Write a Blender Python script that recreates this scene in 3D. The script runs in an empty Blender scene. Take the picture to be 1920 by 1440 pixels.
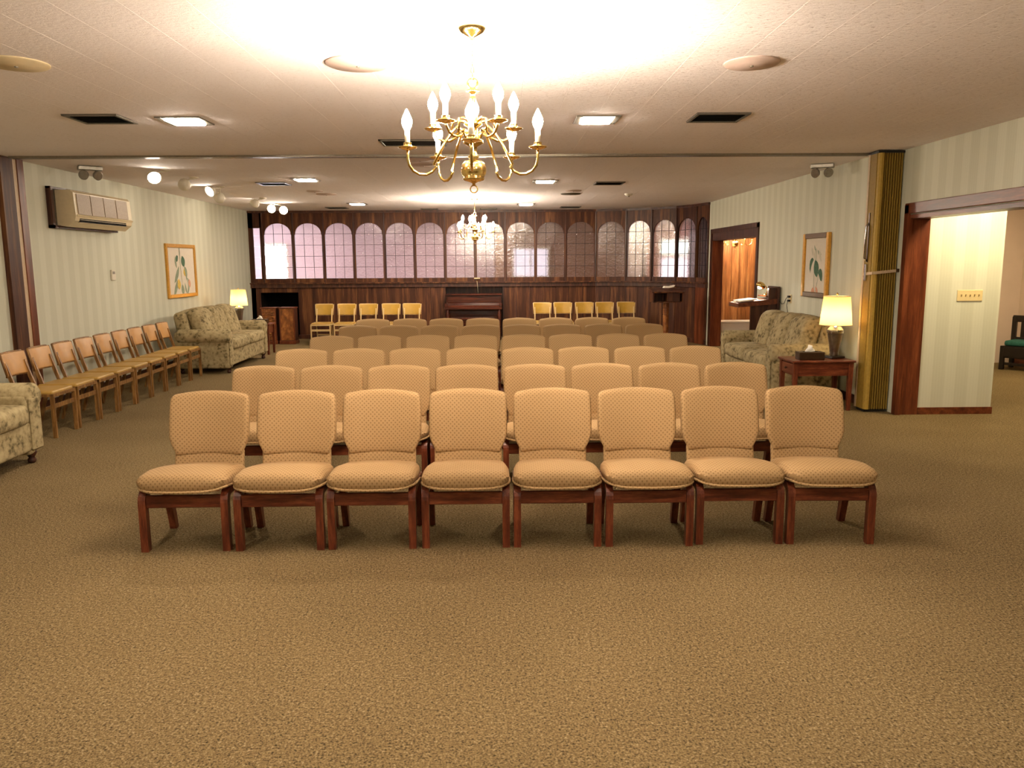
import bpy, bmesh, math, random
from mathutils import Vector, Matrix
random.seed(7)
S = bpy.context.scene
COL = S.collection
PI = math.pi

# ------------------------------------------------------------------ camera
CAM_H = 1.633
yaw, pitch, roll = .0161, .1521, .0058
fw = Vector((math.sin(yaw)*math.cos(pitch), math.cos(yaw)*math.cos(pitch), -math.sin(pitch)))
rt = Vector((math.cos(yaw), -math.sin(yaw), 0)); up = rt.cross(fw)
c_, s_ = math.cos(roll), math.sin(roll)
rt, up = c_*rt - s_*up, s_*rt + c_*up
cam = bpy.data.objects.new('camera', bpy.data.cameras.new('camera'))
cam.data.sensor_width = 36; cam.data.lens = 36*1480/1920; cam.data.clip_end = 100
m = Matrix((rt, up, -fw)).transposed().to_4x4(); m.translation = (0, 0, CAM_H)
cam.matrix_world = m
COL.objects.link(cam); S.camera = cam

# ------------------------------------------------------------------ world, exposure
w = bpy.data.worlds.new('world'); S.world = w; w.use_nodes = True
w.node_tree.nodes['Background'].inputs[0].default_value = (.75, .85, 1, 1)
w.node_tree.nodes['Background'].inputs[1].default_value = .6
S.view_settings.view_transform = 'Standard'; S.view_settings.look = 'None'
S.view_settings.gamma = 1; S.view_settings.use_curve_mapping = False
S.view_settings.exposure = 1.65
S.cycles.use_denoising = True
S.cycles.caustics_reflective = False; S.cycles.caustics_refractive = False
S.cycles.sample_clamp_indirect = 4; S.cycles.max_bounces = 10; S.cycles.transparent_max_bounces = 16
BULB = 330; DOWN = 75; SPOT = 30; HALL = 19; BACKROOM = 24   # emission strengths of the lamps; BACKROOM drives added fill panels
WARM = (1, .84, .64); WARM2 = (1, .87, .69)

# ------------------------------------------------------------------ materials
def lin(h):
    h = h.lstrip('#'); o = []
    for i in (0, 2, 4):
        c = int(h[i:i+2], 16)/255
        o.append(c/12.92 if c <= .04045 else ((c+.055)/1.055)**2.4)
    return (*o, 1)
class NT:
    def __init__(s, name):
        s.m = bpy.data.materials.new(name); s.m.use_nodes = True
        s.t = s.m.node_tree; s.n = s.t.nodes; s.b = s.n['Principled BSDF']; s.out = s.n['Material Output']
    def new(s, ty, **kw):
        n = s.n.new(ty)
        for k, v in kw.items(): setattr(n, k, v)
        return n
    def link(s, a, b): s.t.links.new(a, b)
    def math(s, op, a, b=None, c=None):
        n = s.new('ShaderNodeMath', operation=op)
        for i, v in enumerate((a, b, c)):
            if v is None: continue
            if isinstance(v, (int, float)): n.inputs[i].default_value = v
            else: s.link(v, n.inputs[i])
        return n.outputs[0]
    def coord(s, scale=(1, 1, 1), kind='Object', rnd=False):
        tc = s.new('ShaderNodeTexCoord'); mp = s.new('ShaderNodeMapping'); mp.inputs['Scale'].default_value = scale
        src = tc.outputs[kind]
        if rnd:
            oi = s.new('ShaderNodeObjectInfo'); ad = s.new('ShaderNodeVectorMath', operation='ADD')
            mu = s.math('MULTIPLY', oi.outputs['Random'], 13.0)
            s.link(src, ad.inputs[0]); s.link(mu, ad.inputs[1]); src = ad.outputs[0]
        s.link(src, mp.inputs['Vector']); return mp.outputs[0]
    def noise(s, vec, scale=5, detail=4, rough=.55):
        n = s.new('ShaderNodeTexNoise'); n.inputs['Scale'].default_value = scale; n.inputs['Detail'].default_value = detail
        n.inputs['Roughness'].default_value = rough; s.link(vec, n.inputs['Vector']); return n.outputs['Fac']
    def ramp(s, fac, stops):
        n = s.new('ShaderNodeValToRGB'); e = n.color_ramp.elements
        while len(e) < len(stops): e.new(.5)
        for el, (p, c) in zip(e, stops): el.position = p; el.color = c
        s.link(fac, n.inputs['Fac']); return n.outputs['Color']
    def mix(s, fac, a, b):
        n = s.new('ShaderNodeMix', data_type='RGBA')
        for i, v in ((0, fac), (6, a), (7, b)):
            if isinstance(v, (int, float, tuple)): n.inputs[i].default_value = v
            else: s.link(v, n.inputs[i])
        return n.outputs[2]
    def bump(s, h, strength=.3, dist=.01):
        n = s.new('ShaderNodeBump'); n.inputs['Strength'].default_value = strength; n.inputs['Distance'].default_value = dist
        s.link(h, n.inputs['Height']); s.link(n.outputs[0], s.b.inputs['Normal']); return n.outputs[0]
    def base(s, c):
        if isinstance(c, tuple): s.b.inputs['Base Color'].default_value = c
        else: s.link(c, s.b.inputs['Base Color'])
    def set(s, rough=.6, metal=0, spec=.4):
        s.b.inputs['Roughness'].default_value = rough; s.b.inputs['Metallic'].default_value = metal
        s.b.inputs['Specular IOR Level'].default_value = spec
M = {}
def plain(name, col, rough=.6, metal=0, spec=.4, var=.12, scale=30):
    t = NT(name); c = lin(col); n = t.noise(t.coord(rnd=True), scale, 3)
    d = tuple(x*(1-var) for x in c[:3])+(1,); l = tuple(min(1, x*(1+var)) for x in c[:3])+(1,)
    t.base(t.ramp(n, [(.3, d), (.7, l)])); t.set(rough, metal, spec); M[name] = t.m; return t.m
def wood(name, dark, mid, light, scale=(14, 14, .9), rough=.35, streak=0., rnd=True, spec=.4):
    t = NT(name); v = t.coord(scale, rnd=rnd)
    n1 = t.noise(v, 2.2, 7, .62); n2 = t.noise(t.coord(tuple(x*5 for x in scale), rnd=rnd), 3, 3)
    f = t.math('ADD', t.math('MULTIPLY', n1, .75), t.math('MULTIPLY', n2, .25))
    st = [(.32, lin(dark)), (.5, lin(mid)), (.66, lin(light))]
    c = t.ramp(f, st)
    if streak:
        n3 = t.noise(t.coord((scale[0]*.35, scale[1]*.35, scale[2]*.3), rnd=rnd), 1.6, 3, .5)
        c = t.mix(t.math('MULTIPLY', t.ramp(n3, [(.60, (0, 0, 0, 1)), (.70, (1, 1, 1, 1))]), streak), c, lin(light))
    t.base(c); t.set(rough, 0, spec); t.bump(n2, .08, .004); M[name] = t.m; return t.m
def emit(name, col, strength, base='#ffffff'):
    t = NT(name); t.base(lin(base)); t.b.inputs['Emission Color'].default_value = (*col, 1)
    t.b.inputs['Emission Strength'].default_value = strength; t.set(.4); M[name] = t.m; return t.m

def carpet():
    t = NT('carpet'); v = t.coord()
    n1 = t.noise(v, 120, 2, .6); n2 = t.noise(v, 60, 3, .6); n3 = t.noise(v, .9, 2)
    f = t.math('ADD', t.math('ADD', t.math('MULTIPLY', n1, .5), t.math('MULTIPLY', n2, .4)), t.math('MULTIPLY', n3, .1))
    t.base(t.ramp(f, [(.34, lin('#342c1c')), (.47, lin('#746142')), (.56, lin('#84704d')), (.68, lin('#a89676'))]))
    t.set(.95, 0, .1); t.bump(f, .9, .02); M['carpet'] = t.m
carpet()
def ceiling_mat():
    t = NT('ceiling_tile'); v = t.coord()
    n1 = t.noise(t.coord((1, 2.2, 1)), 26, 5, .7); n2 = t.noise(v, 1.1, 2)
    pits = t.ramp(n1, [(.30, (0, 0, 0, 1)), (.42, (1, 1, 1, 1))])
    t.base(t.mix(pits, lin('#d8cac8'), t.ramp(n2, [(.3, lin('#f0e8ea')), (.7, lin('#f4ecee'))])))
    t.set(.85, 0, .2); t.bump(t.math('ADD', t.math('MULTIPLY', pits, .6), n1), .5, .012); M['ceiling_tile'] = t.m
ceiling_mat()
def wallpaper(name, ax, a, b, period=.25):
    t = NT(name); tc = t.new('ShaderNodeTexCoord'); sp = t.new('ShaderNodeSeparateXYZ')
    t.link(tc.outputs['Object'], sp.inputs[0]); u = sp.outputs[ax]
    fr = t.math('FRACT', t.math('DIVIDE', u, period))
    big = t.ramp(fr, [(.0, (0, 0, 0, 1)), (.04, (1, 1, 1, 1)), (.46, (1, 1, 1, 1)), (.5, (0, 0, 0, 1))])
    fine = t.math('FRACT', t.math('DIVIDE', u, period/8))
    f2 = t.math('ADD', t.math('MULTIPLY', big, .8), t.math('MULTIPLY', t.math('GREATER_THAN', fine, .5), .2))
    n = t.noise(t.coord(), 60, 2)
    c = t.mix(f2, lin(a), lin(b)); c = t.mix(t.math('MULTIPLY', n, .10), c, lin('#9c9a84'))
    t.base(c); t.set(.6, 0, .3); M[name] = t.m
for ax in (0, 1):
    wallpaper('wallpaper_%s' % 'xy'[ax], ax, '#c6c5b2', '#d0cfbd')
def chair_fabric(name, dark, light, k=2*PI/.026):
    t = NT(name); tc = t.new('ShaderNodeTexCoord'); sp = t.new('ShaderNodeSeparateXYZ'); t.link(tc.outputs['Object'], sp.inputs[0])
    x = sp.outputs[0]; y = t.math('ADD', sp.outputs[1], sp.outputs[2])
    a = t.math('SINE', t.math('MULTIPLY', x, k)); b = t.math('SINE', t.math('MULTIPLY', y, k*.8))
    f = t.math('SUBTRACT', 1, t.math('MAXIMUM', t.math('MULTIPLY', a, b), 0))
    n = t.noise(t.coord(), 300, 2)
    f = t.math('ADD', t.math('MULTIPLY', f, .8), t.math('MULTIPLY', n, .2))
    t.base(t.ramp(f, [(.30, lin(dark)), (.72, lin(light)), (.95, lin(light))])); t.set(.75, 0, .3); t.bump(f, .25, .002); M[name] = t.m
chair_fabric('chair_fabric', '#826641', '#a3845c')
def floral():
    t = NT('floral_fabric'); v = t.coord(rnd=True)
    n1 = t.noise(v, 8, 6, .68); vo = t.new('ShaderNodeTexVoronoi'); vo.inputs['Scale'].default_value = 22; t.link(v, vo.inputs['Vector'])
    n2 = t.noise(v, 24, 3, .6)
    f = t.math('ADD', t.math('ADD', t.math('MULTIPLY', n1, .7), t.math('MULTIPLY', n2, .45)), t.math('MULTIPLY', vo.outputs['Distance'], .18))
    t.base(t.ramp(f, [(.46, lin('#463d29')), (.56, lin('#6f6346')), (.63, lin('#948462')), (.78, lin('#ab9b76'))])); t.set(.85, 0, .2); M['floral_fabric'] = t.m
floral()
def glass(name, tint):
    t = NT(name); v = t.coord(rnd=True)
    n = t.noise(v, 26, 2, .5); n2 = t.noise(v, 6, 2, .5)
    h = t.math('ADD', n, t.math('MULTIPLY', n2, 1.5))
    bp = t.new('ShaderNodeBump'); bp.inputs['Strength'].default_value = .35; bp.inputs['Distance'].default_value = .02; t.link(h, bp.inputs['Height'])
    rf = t.new('ShaderNodeBsdfRefraction'); rf.inputs['IOR'].default_value = 1.12; rf.inputs['Roughness'].default_value = .06; rf.inputs['Color'].default_value = lin(tint)
    gl = t.new('ShaderNodeBsdfGlossy'); gl.inputs['Roughness'].default_value = .12
    mx = t.new('ShaderNodeMixShader'); mx.inputs[0].default_value = .10
    t.link(bp.outputs[0], rf.inputs['Normal']); t.link(bp.outputs[0], gl.inputs['Normal'])
    t.link(rf.outputs[0], mx.inputs[1]); t.link(gl.outputs[0], mx.inputs[2]); t.link(mx.outputs[0], t.out.inputs['Surface']); M[name] = t.m
glass('leaded_glass', '#f3e6e2')
def shade_mat():
    t = NT('lamp_shade'); t.base(lin('#f3dca6')); t.set(.8)
    tr = t.new('ShaderNodeBsdfTranslucent'); tr.inputs['Color'].default_value = lin('#ffd890')
    mx = t.new('ShaderNodeMixShader'); mx.inputs[0].default_value = .62
    t.link(t.b.outputs[0], mx.inputs[1]); t.link(tr.outputs[0], mx.inputs[2]); t.link(mx.outputs[0], t.out.inputs['Surface']); M['lamp_shade'] = t.m
shade_mat()
wood('walnut', '#2a140b', '#472617', '#7a4f2c', (5, 5, .28), .5, .35, True, .25)
wood('walnut_dark', '#24110a', '#3f2115', '#5f3824', (7, 7, .4), .42)
wood('cherry', '#3a170e', '#622d1b', '#86482d', (18, 18, 2.2), .28)
wood('cherry_h', '#3a170e', '#622d1b', '#86482d', (2.2, 18, 18), .28)
plain('umber_wall', '#a98a7a', .8, 0, .2, .05, 2)
wood('mahogany', '#3c1a0e', '#633019', '#85492a', (7, 7, .5), .36)
wood('mahogany_h', '#3c1a0e', '#633019', '#85492a', (7, .5, 7), .36)
wood('orange_wood', '#4d2b14', '#80502a', '#a87647', (6, 6, .4), .34)
wood('oak', '#4b3119', '#7a552c', '#a67c46', (18, 18, 1.6), .4)
wood('piano_wood', '#1f0c07', '#3d1a10', '#5a2a19', (.8, 13, 13), .22)
wood('burl', '#4a2813', '#7d4a24', '#a8703a', (8, 8, 4), .4)
plain('vinyl_gold', '#a98540', .42, 0, .5, .1, 12)
plain('vinyl_tan', '#b98a50', .4, 0, .5, .08, 12)
plain('vinyl_yellow', '#a9842f', .38, 0, .5, .08, 12)
plain('cream_paint', '#d9c8a2', .45, 0, .4, .05)
plain('cream_frame', '#c2a777', .4, 0, .4, .08)
plain('ac_plastic', '#d8c7a4', .35, 0, .5, .04)
plain('ac_grille', '#a89582', .5, 0, .4, .12, 60)
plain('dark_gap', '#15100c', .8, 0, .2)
plain('grey_lining', '#5a554c', .9, 0, .1, .3, 80)
plain('black_metal', '#22201c', .5, .3, .4)
plain('vent_metal', '#6d675d', .45, .5, .4)
plain('vent_silver', '#a9b4c4', .3, .7, .5)
plain('grey_metal', '#9a948a', .35, .7, .5)
plain('chrome', '#cfcfcf', .18, 1, .5)
plain('track_metal', '#8f8779', .3, .8, .5)
plain('disc_white', '#cbb5ac', .6, 0, .3, .04)
plain('disc_tan', '#cdbb98', .7, 0, .3, .04)
plain('white_plastic', '#ddd5c4', .4, 0, .5, .03)
plain('almond', '#d9c391', .4, 0, .5, .03)
plain('tissue', '#f4efe6', .9, 0, .2, .02)
plain('white_cloth', '#d9d8d6', .8, 0, .2, .03)
plain('gold_fold', '#8c6f2b', .6, 0, .3, .12, 40)
plain('gold_fold_light', '#a98a3c', .6, 0, .3, .1, 40)
plain('cream_strip', '#c2a98a', .5, 0, .3, .06)
plain('gold_frame', '#cf9a3e', .35, .3, .5, .15, 40)
plain('bronze_frame', '#5d4424', .4, .3, .5, .15, 40)
plain('print_paper', '#d9cfc0', .8, 0, .2, .03)
plain('leaf_green', '#4d6a56', .8, 0, .2, .25, 40)
plain('leaf_grey', '#8f9a84', .8, 0, .2, .2, 40)
plain('petal_yellow', '#d2b25a', .8, 0, .2, .15, 40)
plain('petal_pink', '#cf9a80', .8, 0, .2, .15, 40)
plain('petal_white', '#c9c2b0', .8, 0, .2, .1, 40)
plain('teal_cushion', '#2c5a50', .8, 0, .2, .2, 30)
plain('black_wood', '#1d120d', .4, 0, .4)
plain('lavender_wall', '#bcb0bc', .8, 0, .2, .05, 2)
plain('pink_wall', '#d9c4b4', .8, 0, .2, .05, 2)
plain('plaster', '#cfc3b2', .8, 0, .2, .04, 3)
plain('lead', '#3a2c28', .4, .5, .4)
plain('brushed_steel', '#8d7f70', .28, .9, .5)
plain('bronze', '#4a3524', .35, .6, .5)
plain('black_plastic', '#141312', .5)
plain('paper', '#efe9dc', .8, 0, .2, .03)
plain('candle_sleeve', '#e9dcc0', .6, 0, .3, .03)
plain('shadow_dark', '#0d0a08', .9, 0, .1)
t = NT('brass'); t.base(t.ramp(t.noise(t.coord(), 9, 2), [(.3, lin('#cfa95c')), (.7, lin('#e6c987'))])); t.set(.16, 1, .5); M['brass'] = t.m
emit('bulb', WARM, BULB*.75)
emit('bulb_far', WARM, BULB)
emit('down_lens', WARM2, DOWN)
emit('hall_lens', (1, .82, .5), HALL)
emit('spot_face', WARM2, SPOT)
emit('back_fill', (1, .86, .82), BACKROOM)  # glow of the added panels that brighten the back room
emit('back_fill_dim', (1, .8, .7), BACKROOM*.12)  # weaker glow for the added panel on the darker half
emit('daylight', (.72, .86, 1), 9)
emit('daylight_dim', (.6, .75, 1), .42)
emit('daylight_teal', (.6, 1, .92), .8)
emit('book_lamp', (1, .88, .66), 160)
emit('table_bulb', (1, .80, .48), 38)

# ------------------------------------------------------------------ mesh builder
class MB:
    def __init__(s): s.bm = bmesh.new()
    def box(s, x0, x1, y0, y1, z0, z1, rot=None, bevel=0):
        vs = [s.bm.verts.new((x, y, z)) for x in (x0, x1) for y in (y0, y1) for z in (z0, z1)]
        for f in ((0, 1, 3, 2), (4, 6, 7, 5), (0, 4, 5, 1), (2, 3, 7, 6), (0, 2, 6, 4), (1, 5, 7, 3)): s.bm.faces.new([vs[i] for i in f])
        if bevel:
            es = {e for v in vs for e in v.link_edges}
            bmesh.ops.bevel(s.bm, geom=list(es), offset=bevel, segments=1, affect='EDGES')
        return s
    def hexa(s, bot, top):
        a = [s.bm.verts.new(p) for p in bot]; b = [s.bm.verts.new(p) for p in top]; n = len(a)
        s.bm.faces.new(a[::-1]); s.bm.faces.new(b)
        for i in range(n): s.bm.faces.new((a[i], a[(i+1) % n], b[(i+1) % n], b[i]))
        return s
    def prism(s, poly, axis, d0, d1):
        def P(p, d): return {'x': (d, p[0], p[1]), 'y': (p[0], d, p[1]), 'z': (p[0], p[1], d)}[axis]
        return s.hexa([P(p, d0) for p in poly], [P(p, d1) for p in poly])
    def lathe(s, prof, n=16, cx=0, cy=0, axis='z', cz=0):
        rings = []
        for r, z in prof:
            ring = []
            for i in range(n):
                a = 2*PI*i/n; p = (r*math.cos(a), r*math.sin(a), z)
                if axis == 'x': p = (p[2], p[0], p[1])
                elif axis == 'y': p = (p[0], p[2], p[1])
                ring.append(s.bm.verts.new((p[0]+cx, p[1]+cy, p[2]+cz)))
            rings.append(ring)
        for a, b in zip(rings, rings[1:]):
            for i in range(n): s.bm.faces.new((a[i], a[(i+1) % n], b[(i+1) % n], b[i]))
        if prof[0][0] > 1e-6: s.bm.faces.new(rings[0][::-1])
        if prof[-1][0] > 1e-6: s.bm.faces.new(rings[-1])
        return s
    def tube(s, pts, r, n=8, closed=False):
        pts = [Vector(p) for p in pts]; rings = []; k = len(pts)
        rr = r if isinstance(r, (list, tuple)) else [r]*k
        up_ = Vector((.123, .456, .88))
        for i, p in enumerate(pts):
            d = (pts[(i+1) % k]-pts[i-1]) if (closed or 0 < i < k-1) else (pts[1]-pts[0] if i == 0 else pts[-1]-pts[-2])
            d.normalize(); a = d.cross(up_).normalized(); b = d.cross(a)
            rings.append([s.bm.verts.new(p+a*rr[i]*math.cos(2*PI*j/n)+b*rr[i]*math.sin(2*PI*j/n)) for j in range(n)])
        seq = list(zip(rings, rings[1:]))+([(rings[-1], rings[0])] if closed else [])
        for a, b in seq:
            for j in range(n): s.bm.faces.new((a[j], a[(j+1) % n], b[(j+1) % n], b[j]))
        if not closed: s.bm.faces.new(rings[0][::-1]); s.bm.faces.new(rings[-1])
        return s
    def ribbon(s, pts, wx, th, x0=0):
        """bent-wood strip in the YZ plane: pts (y,z), wide wx along x, thickness th"""
        k = len(pts); outs = []; P = [Vector((0, *p)) for p in pts]
        for i in range(k):
            d = P[min(i+1, k-1)]-P[max(i-1, 0)]; d.normalize(); nrm = Vector((0, -d.z, d.y))
            t_ = th[i] if isinstance(th, (list, tuple)) else th
            outs.append([s.bm.verts.new(P[i]+Vector((x0+sx*wx/2, 0, 0))+nrm*sn*t_/2) for sx, sn in ((-1, -1), (1, -1), (1, 1), (-1, 1))])
        for a, b in zip(outs, outs[1:]):
            for j in range(4): s.bm.faces.new((a[j], a[(j+1) % 4], b[(j+1) % 4], b[j]))
        s.bm.faces.new(outs[0][::-1]); s.bm.faces.new(outs[-1]); return s
    def rbox(s, sx, sy, sz, r, cx=0, cy=0, cz=0, n=6, fn=None):
        """rounded box (sizes), then an optional deformation fn(u,v,w,p)->p with u,v,w in -1..1"""
        g = {}
        def vert(u, v, w_):
            key = (round(u, 4), round(v, 4), round(w_, 4))
            if key in g: return g[key]
            p = Vector((u*sx/2, v*sy/2, w_*sz/2)); q = Vector((max(-sx/2+r, min(sx/2-r, p.x)), max(-sy/2+r, min(sy/2-r, p.y)), max(-sz/2+r, min(sz/2-r, p.z))))
            d = p-q
            if d.length > 1e-9: p = q+d.normalized()*r
            if fn: p = Vector(fn(u, v, w_, p))
            g[key] = s.bm.verts.new(p+Vector((cx, cy, cz))); return g[key]
        def warp(a, L):   # put more rows near the rounded edges
            e = min(.95, 2*r/L)*.5
            return [-1, -1+e*.5, -1+e*1.2, -1+e*2.2]+[(-1+e*2.2)+(2-e*4.4)*(i+1)/(n-1) for i in range(n-2)]+[1-e*2.2, 1-e*1.2, 1-e*.5, 1]
        A, B, C = warp(0, sx), warp(0, sy), warp(0, sz)
        def quadgrid(us, vs, f, flip):
            for i in range(len(us)-1):
                for j in range(len(vs)-1):
                    q = [f(us[i], vs[j]), f(us[i+1], vs[j]), f(us[i+1], vs[j+1]), f(us[i], vs[j+1])]
                    if flip: q.reverse()
                    try: s.bm.faces.new(q)
                    except ValueError: pass
        for sg in (-1, 1):
            quadgrid(A, B, lambda a, b: vert(a, b, sg), sg < 0)
            quadgrid(A, C, lambda a, b: vert(a, sg, b), sg > 0)
            quadgrid(B, C, lambda a, b: vert(sg, a, b), sg < 0)
        return s
    def xf(s, mat): bmesh.ops.transform(s.bm, matrix=mat, verts=s.bm.verts); return s
    def build(s, name, mat, parent=None, smooth=None, kind=None):
        bmesh.ops.recalc_face_normals(s.bm, faces=s.bm.faces)
        me = bpy.data.meshes.new(name); s.bm.to_mesh(me); s.bm.free()
        me.materials.append(M[mat] if isinstance(mat, str) else mat)
        if smooth:
            for p in me.polygons: p.use_smooth = True
            if smooth != 1:
                me.set_sharp_from_angle(angle=math.radians(smooth))
        o = bpy.data.objects.new(name, me); COL.objects.link(o)
        if parent is not None: o.parent = parent
        if kind: o['kind'] = kind
        return o
def tag(o, label, cat, group=None):
    o['label'] = label; o['category'] = cat
    if group: o['group'] = group
    return o
def thing(name, label, cat, loc=(0, 0, 0), rz=0, group=None):
    o = bpy.data.objects.new(name, None); o.empty_display_size = .1; COL.objects.link(o)
    o.location = loc; o.rotation_euler = (0, 0, rz); return tag(o, label, cat, group)
KIDS = {}
def copy_tree(o, parent=None):
    c = o.copy(); COL.objects.link(c); c.parent = parent
    for ch in KIDS.setdefault(o.name, [k for k in bpy.data.objects if k.parent == o]): copy_tree(ch, c)
    return c
def place(proto, used, loc, rz, label, group=None, scale=None):
    o = proto if not used[0] else copy_tree(proto)
    used[0] = True
    o.location = loc; o.rotation_euler = (0, 0, rz); o['label'] = label
    if group: o['group'] = group
    if scale: o.scale = scale
    return o
def struct(name, mb, mat, smooth=None):
    return mb.build(name, mat, None, smooth, 'structure')
def box(*a, **k): return MB().box(*a, **k)

# ------------------------------------------------------------------ the room
HC = 2.776; XR = 4.12; XN = 4.25; YF = 17.5
def XL(y): return -5.25-.0198*(y-9)
struct('floor', box(-8.2, 8.6, -4.2, 22.2, -.1, 0), 'carpet')
ceil = struct('ceiling', box(-5.7, 4.6, -4.2, 17.9, HC+.02, HC+.1), 'plaster')
proto = None
for i in range(33):
    x = -5.62+i*.3048
    if i == 0:
        p = box(-.1522, .1522, -4.1, 17.8, HC, HC+.03, bevel=.0012).build('plank', 'ceiling_tile', ceil); proto = p
    else: p = proto.copy(); COL.objects.link(p)
    p.location = (x+.15, 0, 0)
def wallquad(name, a, b, z0, z1, th, mat):
    """wall slab from a to b; th thickens to the left of a->b"""
    d = Vector((b[0]-a[0], b[1]-a[1])).normalized(); n = Vector((-d.y, d.x))*th
    bot = [(a[0], a[1], z0), (b[0], b[1], z0), (b[0]+n.x, b[1]+n.y, z0), (a[0]+n.x, a[1]+n.y, z0)]
    return struct(name, MB().hexa(bot, [(x, y, z1) for x, y, _ in bot]), mat)
wallquad('wall_left', (XL(-4), -4), (XL(17.7), 17.7), 0, HC+.02, .15, 'wallpaper_y')
struct('baseboard_left', MB().hexa([(XL(-4), -4, 0), (XL(-4)+.015, -4, 0), (XL(17.4)+.015, 17.4, 0), (XL(17.4), 17.4, 0)], [(XL(-4), -4, .09), (XL(-4)+.015, -4, .09), (XL(17.4)+.015, 17.4, .09), (XL(17.4), 17.4, .09)]), 'walnut_dark')
struct('wall_rear', box(-5.8, 8.6, -4.2, -4.05, 0, HC+.1), 'wallpaper_x')
# right wall: far part with the double doorway, near part with the wide hall doorway
DY0, DY1, DZ = 12.68, 15.36, 2.17
struct('wall_right', box(XR, XR+.2, 8.72, DY0, 0, HC+.02), 'wallpaper_y')
struct('wall_right', box(XR, XR+.2, DY1, 16.2, 0, HC+.02), 'wallpaper_y')
struct('wall_right', box(XR, XR+.2, DY0, DY1, DZ, HC+.02), 'wallpaper_y')
OY0, OY1, OZ = 4.3, 8.25, 2.08
struct('wall_right', box(XN, XN+.21, OY1+.02, 8.74, 0, HC+.02), 'wallpaper_y')
struct('wall_right', box(XN, XN+.21, OY0, OY1+.02, OZ+.02, HC+.02), 'wallpaper_y')
struct('wall_right', box(XN, XN+.21, -4.1, OY0, 0, HC+.02), 'wallpaper_y')
struct('baseboard_right', box(XR-.015, XR+.01, 8.74, DY0-.09, 0, .10), 'walnut_dark')
# hall doorway woodwork
tr = struct('trim_1', box(XN-.025, XN+.03, OY1-.02, OY1+.06, 0, OZ+.12), 'mahogany')
box(XN-.025, XN+.03, OY0, OY1+.06, OZ+.03, OZ+.14, bevel=.006).build('casing', 'mahogany_h', tr)
box(XN+.0, XN+.22, OY0, OY1+.02, OZ-.02, OZ+.025).build('head_jamb', 'mahogany_h', tr)
box(XN+.0, XN+.225, OY1, OY1+.03, 0, OZ+.02).build('jamb', 'mahogany', tr)
# hall behind the doorway
struct('wall_hall', box(XN+.22, 5.28, 8.27, 12.6, 0, HC), 'wallpaper_x')
struct('baseboard_hall', box(XN+.23, 5.29, 8.255, 8.275, 0, .075), 'mahogany_h')
struct('wall_hall_far', box(5.2, 8.6, 12.5, 12.65, 0, HC), 'pink_wall')
struct('wall_hall_right', box(8.3, 8.5, -4.1, 12.6, 0, HC), 'pink_wall')
struct('ceiling_hall', box(XN+.2, 8.5, -4.1, 12.6, HC-.04, HC+.05), 'plaster')
struct('baseboard_hall_right', box(8.27, 8.3, 3, 12.5, 0, .09), 'mahogany_h')
# side room behind the double doorway
struct('ceiling_side', box(XR+.2, 7.2, 12.65, 17.3, HC-.04, HC+.05), 'plaster')
struct('wall_side_front', box(XR+.2, 7.2, 12.62, 12.66, 0, HC), 'orange_wood')
struct('wall_side_right', box(7.0, 7.2, 12.6, 17.3, 0, HC), 'orange_wood')
ws = struct('wall_side_far', box(XR+.2, 7.2, 17.12, 17.3, 0, HC), 'mahogany')
for i in range(14):
    box(-.083, .083, -.03, 0, .0, HC-.05, bevel=.008).build('board', 'orange_wood', ws).location = (4.42+.17*i, 17.12, 0)
struct('wall_side_left', box(XR+.0, XR+.2, 16.2, 17.3, 0, HC), 'mahogany')
tr = struct('trim_2', box(XR-.02, XR+.06, DY1, DY1+.08, 0, DZ+.07), 'walnut_dark')
box(XR-.02, XR+.06, DY0-.08, DY0, 0, DZ+.07).build('casing', 'walnut_dark', tr)
box(XR-.02, XR+.06, DY0-.08, DY1+.08, DZ, DZ+.08).build('casing', 'walnut_dark', tr)
box(XR, XR+.21, DY1-.03, DY1+.005, 0, DZ).build('jamb', 'mahogany', tr)
box(XR, XR+.21, DY0-.005, DY0+.03, 0, DZ).build('jamb', 'mahogany', tr)
box(XR, XR+.21, DY0, DY1, DZ-.14, DZ+.005).build('head_jamb', 'walnut_dark', tr)
# back room beyond the arched glass
struct('wall_backroom', box(-8.2, -.1, 21.6, 21.8, 0, HC+.1), 'lavender_wall')
struct('wall_backroom_panelled', box(-.1, 7.4, 21.6, 21.8, 0, HC+.1), 'umber_wall')
struct('wall_backroom_left', box(-8.2, -8.0, 17.6, 21.7, 0, HC+.1), 'lavender_wall')
struct('wall_backroom_right', box(7.2, 7.4, 17.2, 21.7, 0, HC+.1), 'lavender_wall')
struct('wall_backroom_front', box(XR+.1, 7.4, 17.3, 17.4, 0, HC+.1), 'lavender_wall')
struct('wall_backroom_corner', box(-8.2, XL(17.6)-.05, 17.5, 17.65, 0, HC+.1), 'lavender_wall')
struct('ceiling_backroom', box(-8.2, 7.4, 17.9, 21.8, HC, HC+.1), 'plaster')
nwin = [40]
def daywin(x0, x1, z0, z1, mat, y=21.6):
    nwin[0] += 1
    o = struct('window_%d' % nwin[0], box(x0, x1, y-.03, y-.01, z0, z1), mat)
    f = MB()
    for a in ((x0-.06, x0, z0-.06, z1+.06), (x1, x1+.06, z0-.06, z1+.06), (x0, x1, z0-.06, z0), (x0, x1, z1, z1+.06), ((x0+x1)/2-.015, (x0+x1)/2+.015, z0, z1)): f.box(a[0], a[1], y-.05, y, a[2], a[3])
    f.build('window_frame', 'white_plastic', o)
daywin(-6.28, -5.72, .9, 2.12, 'daylight')
daywin(.42, 1.32, 1.28, 2.0, 'daylight_dim')
daywin(4.4, 5.6, 1.85, 2.2, 'daylight_teal')
daywin(4.4, 5.6, 1.2, 1.75, 'daylight_dim')
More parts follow.
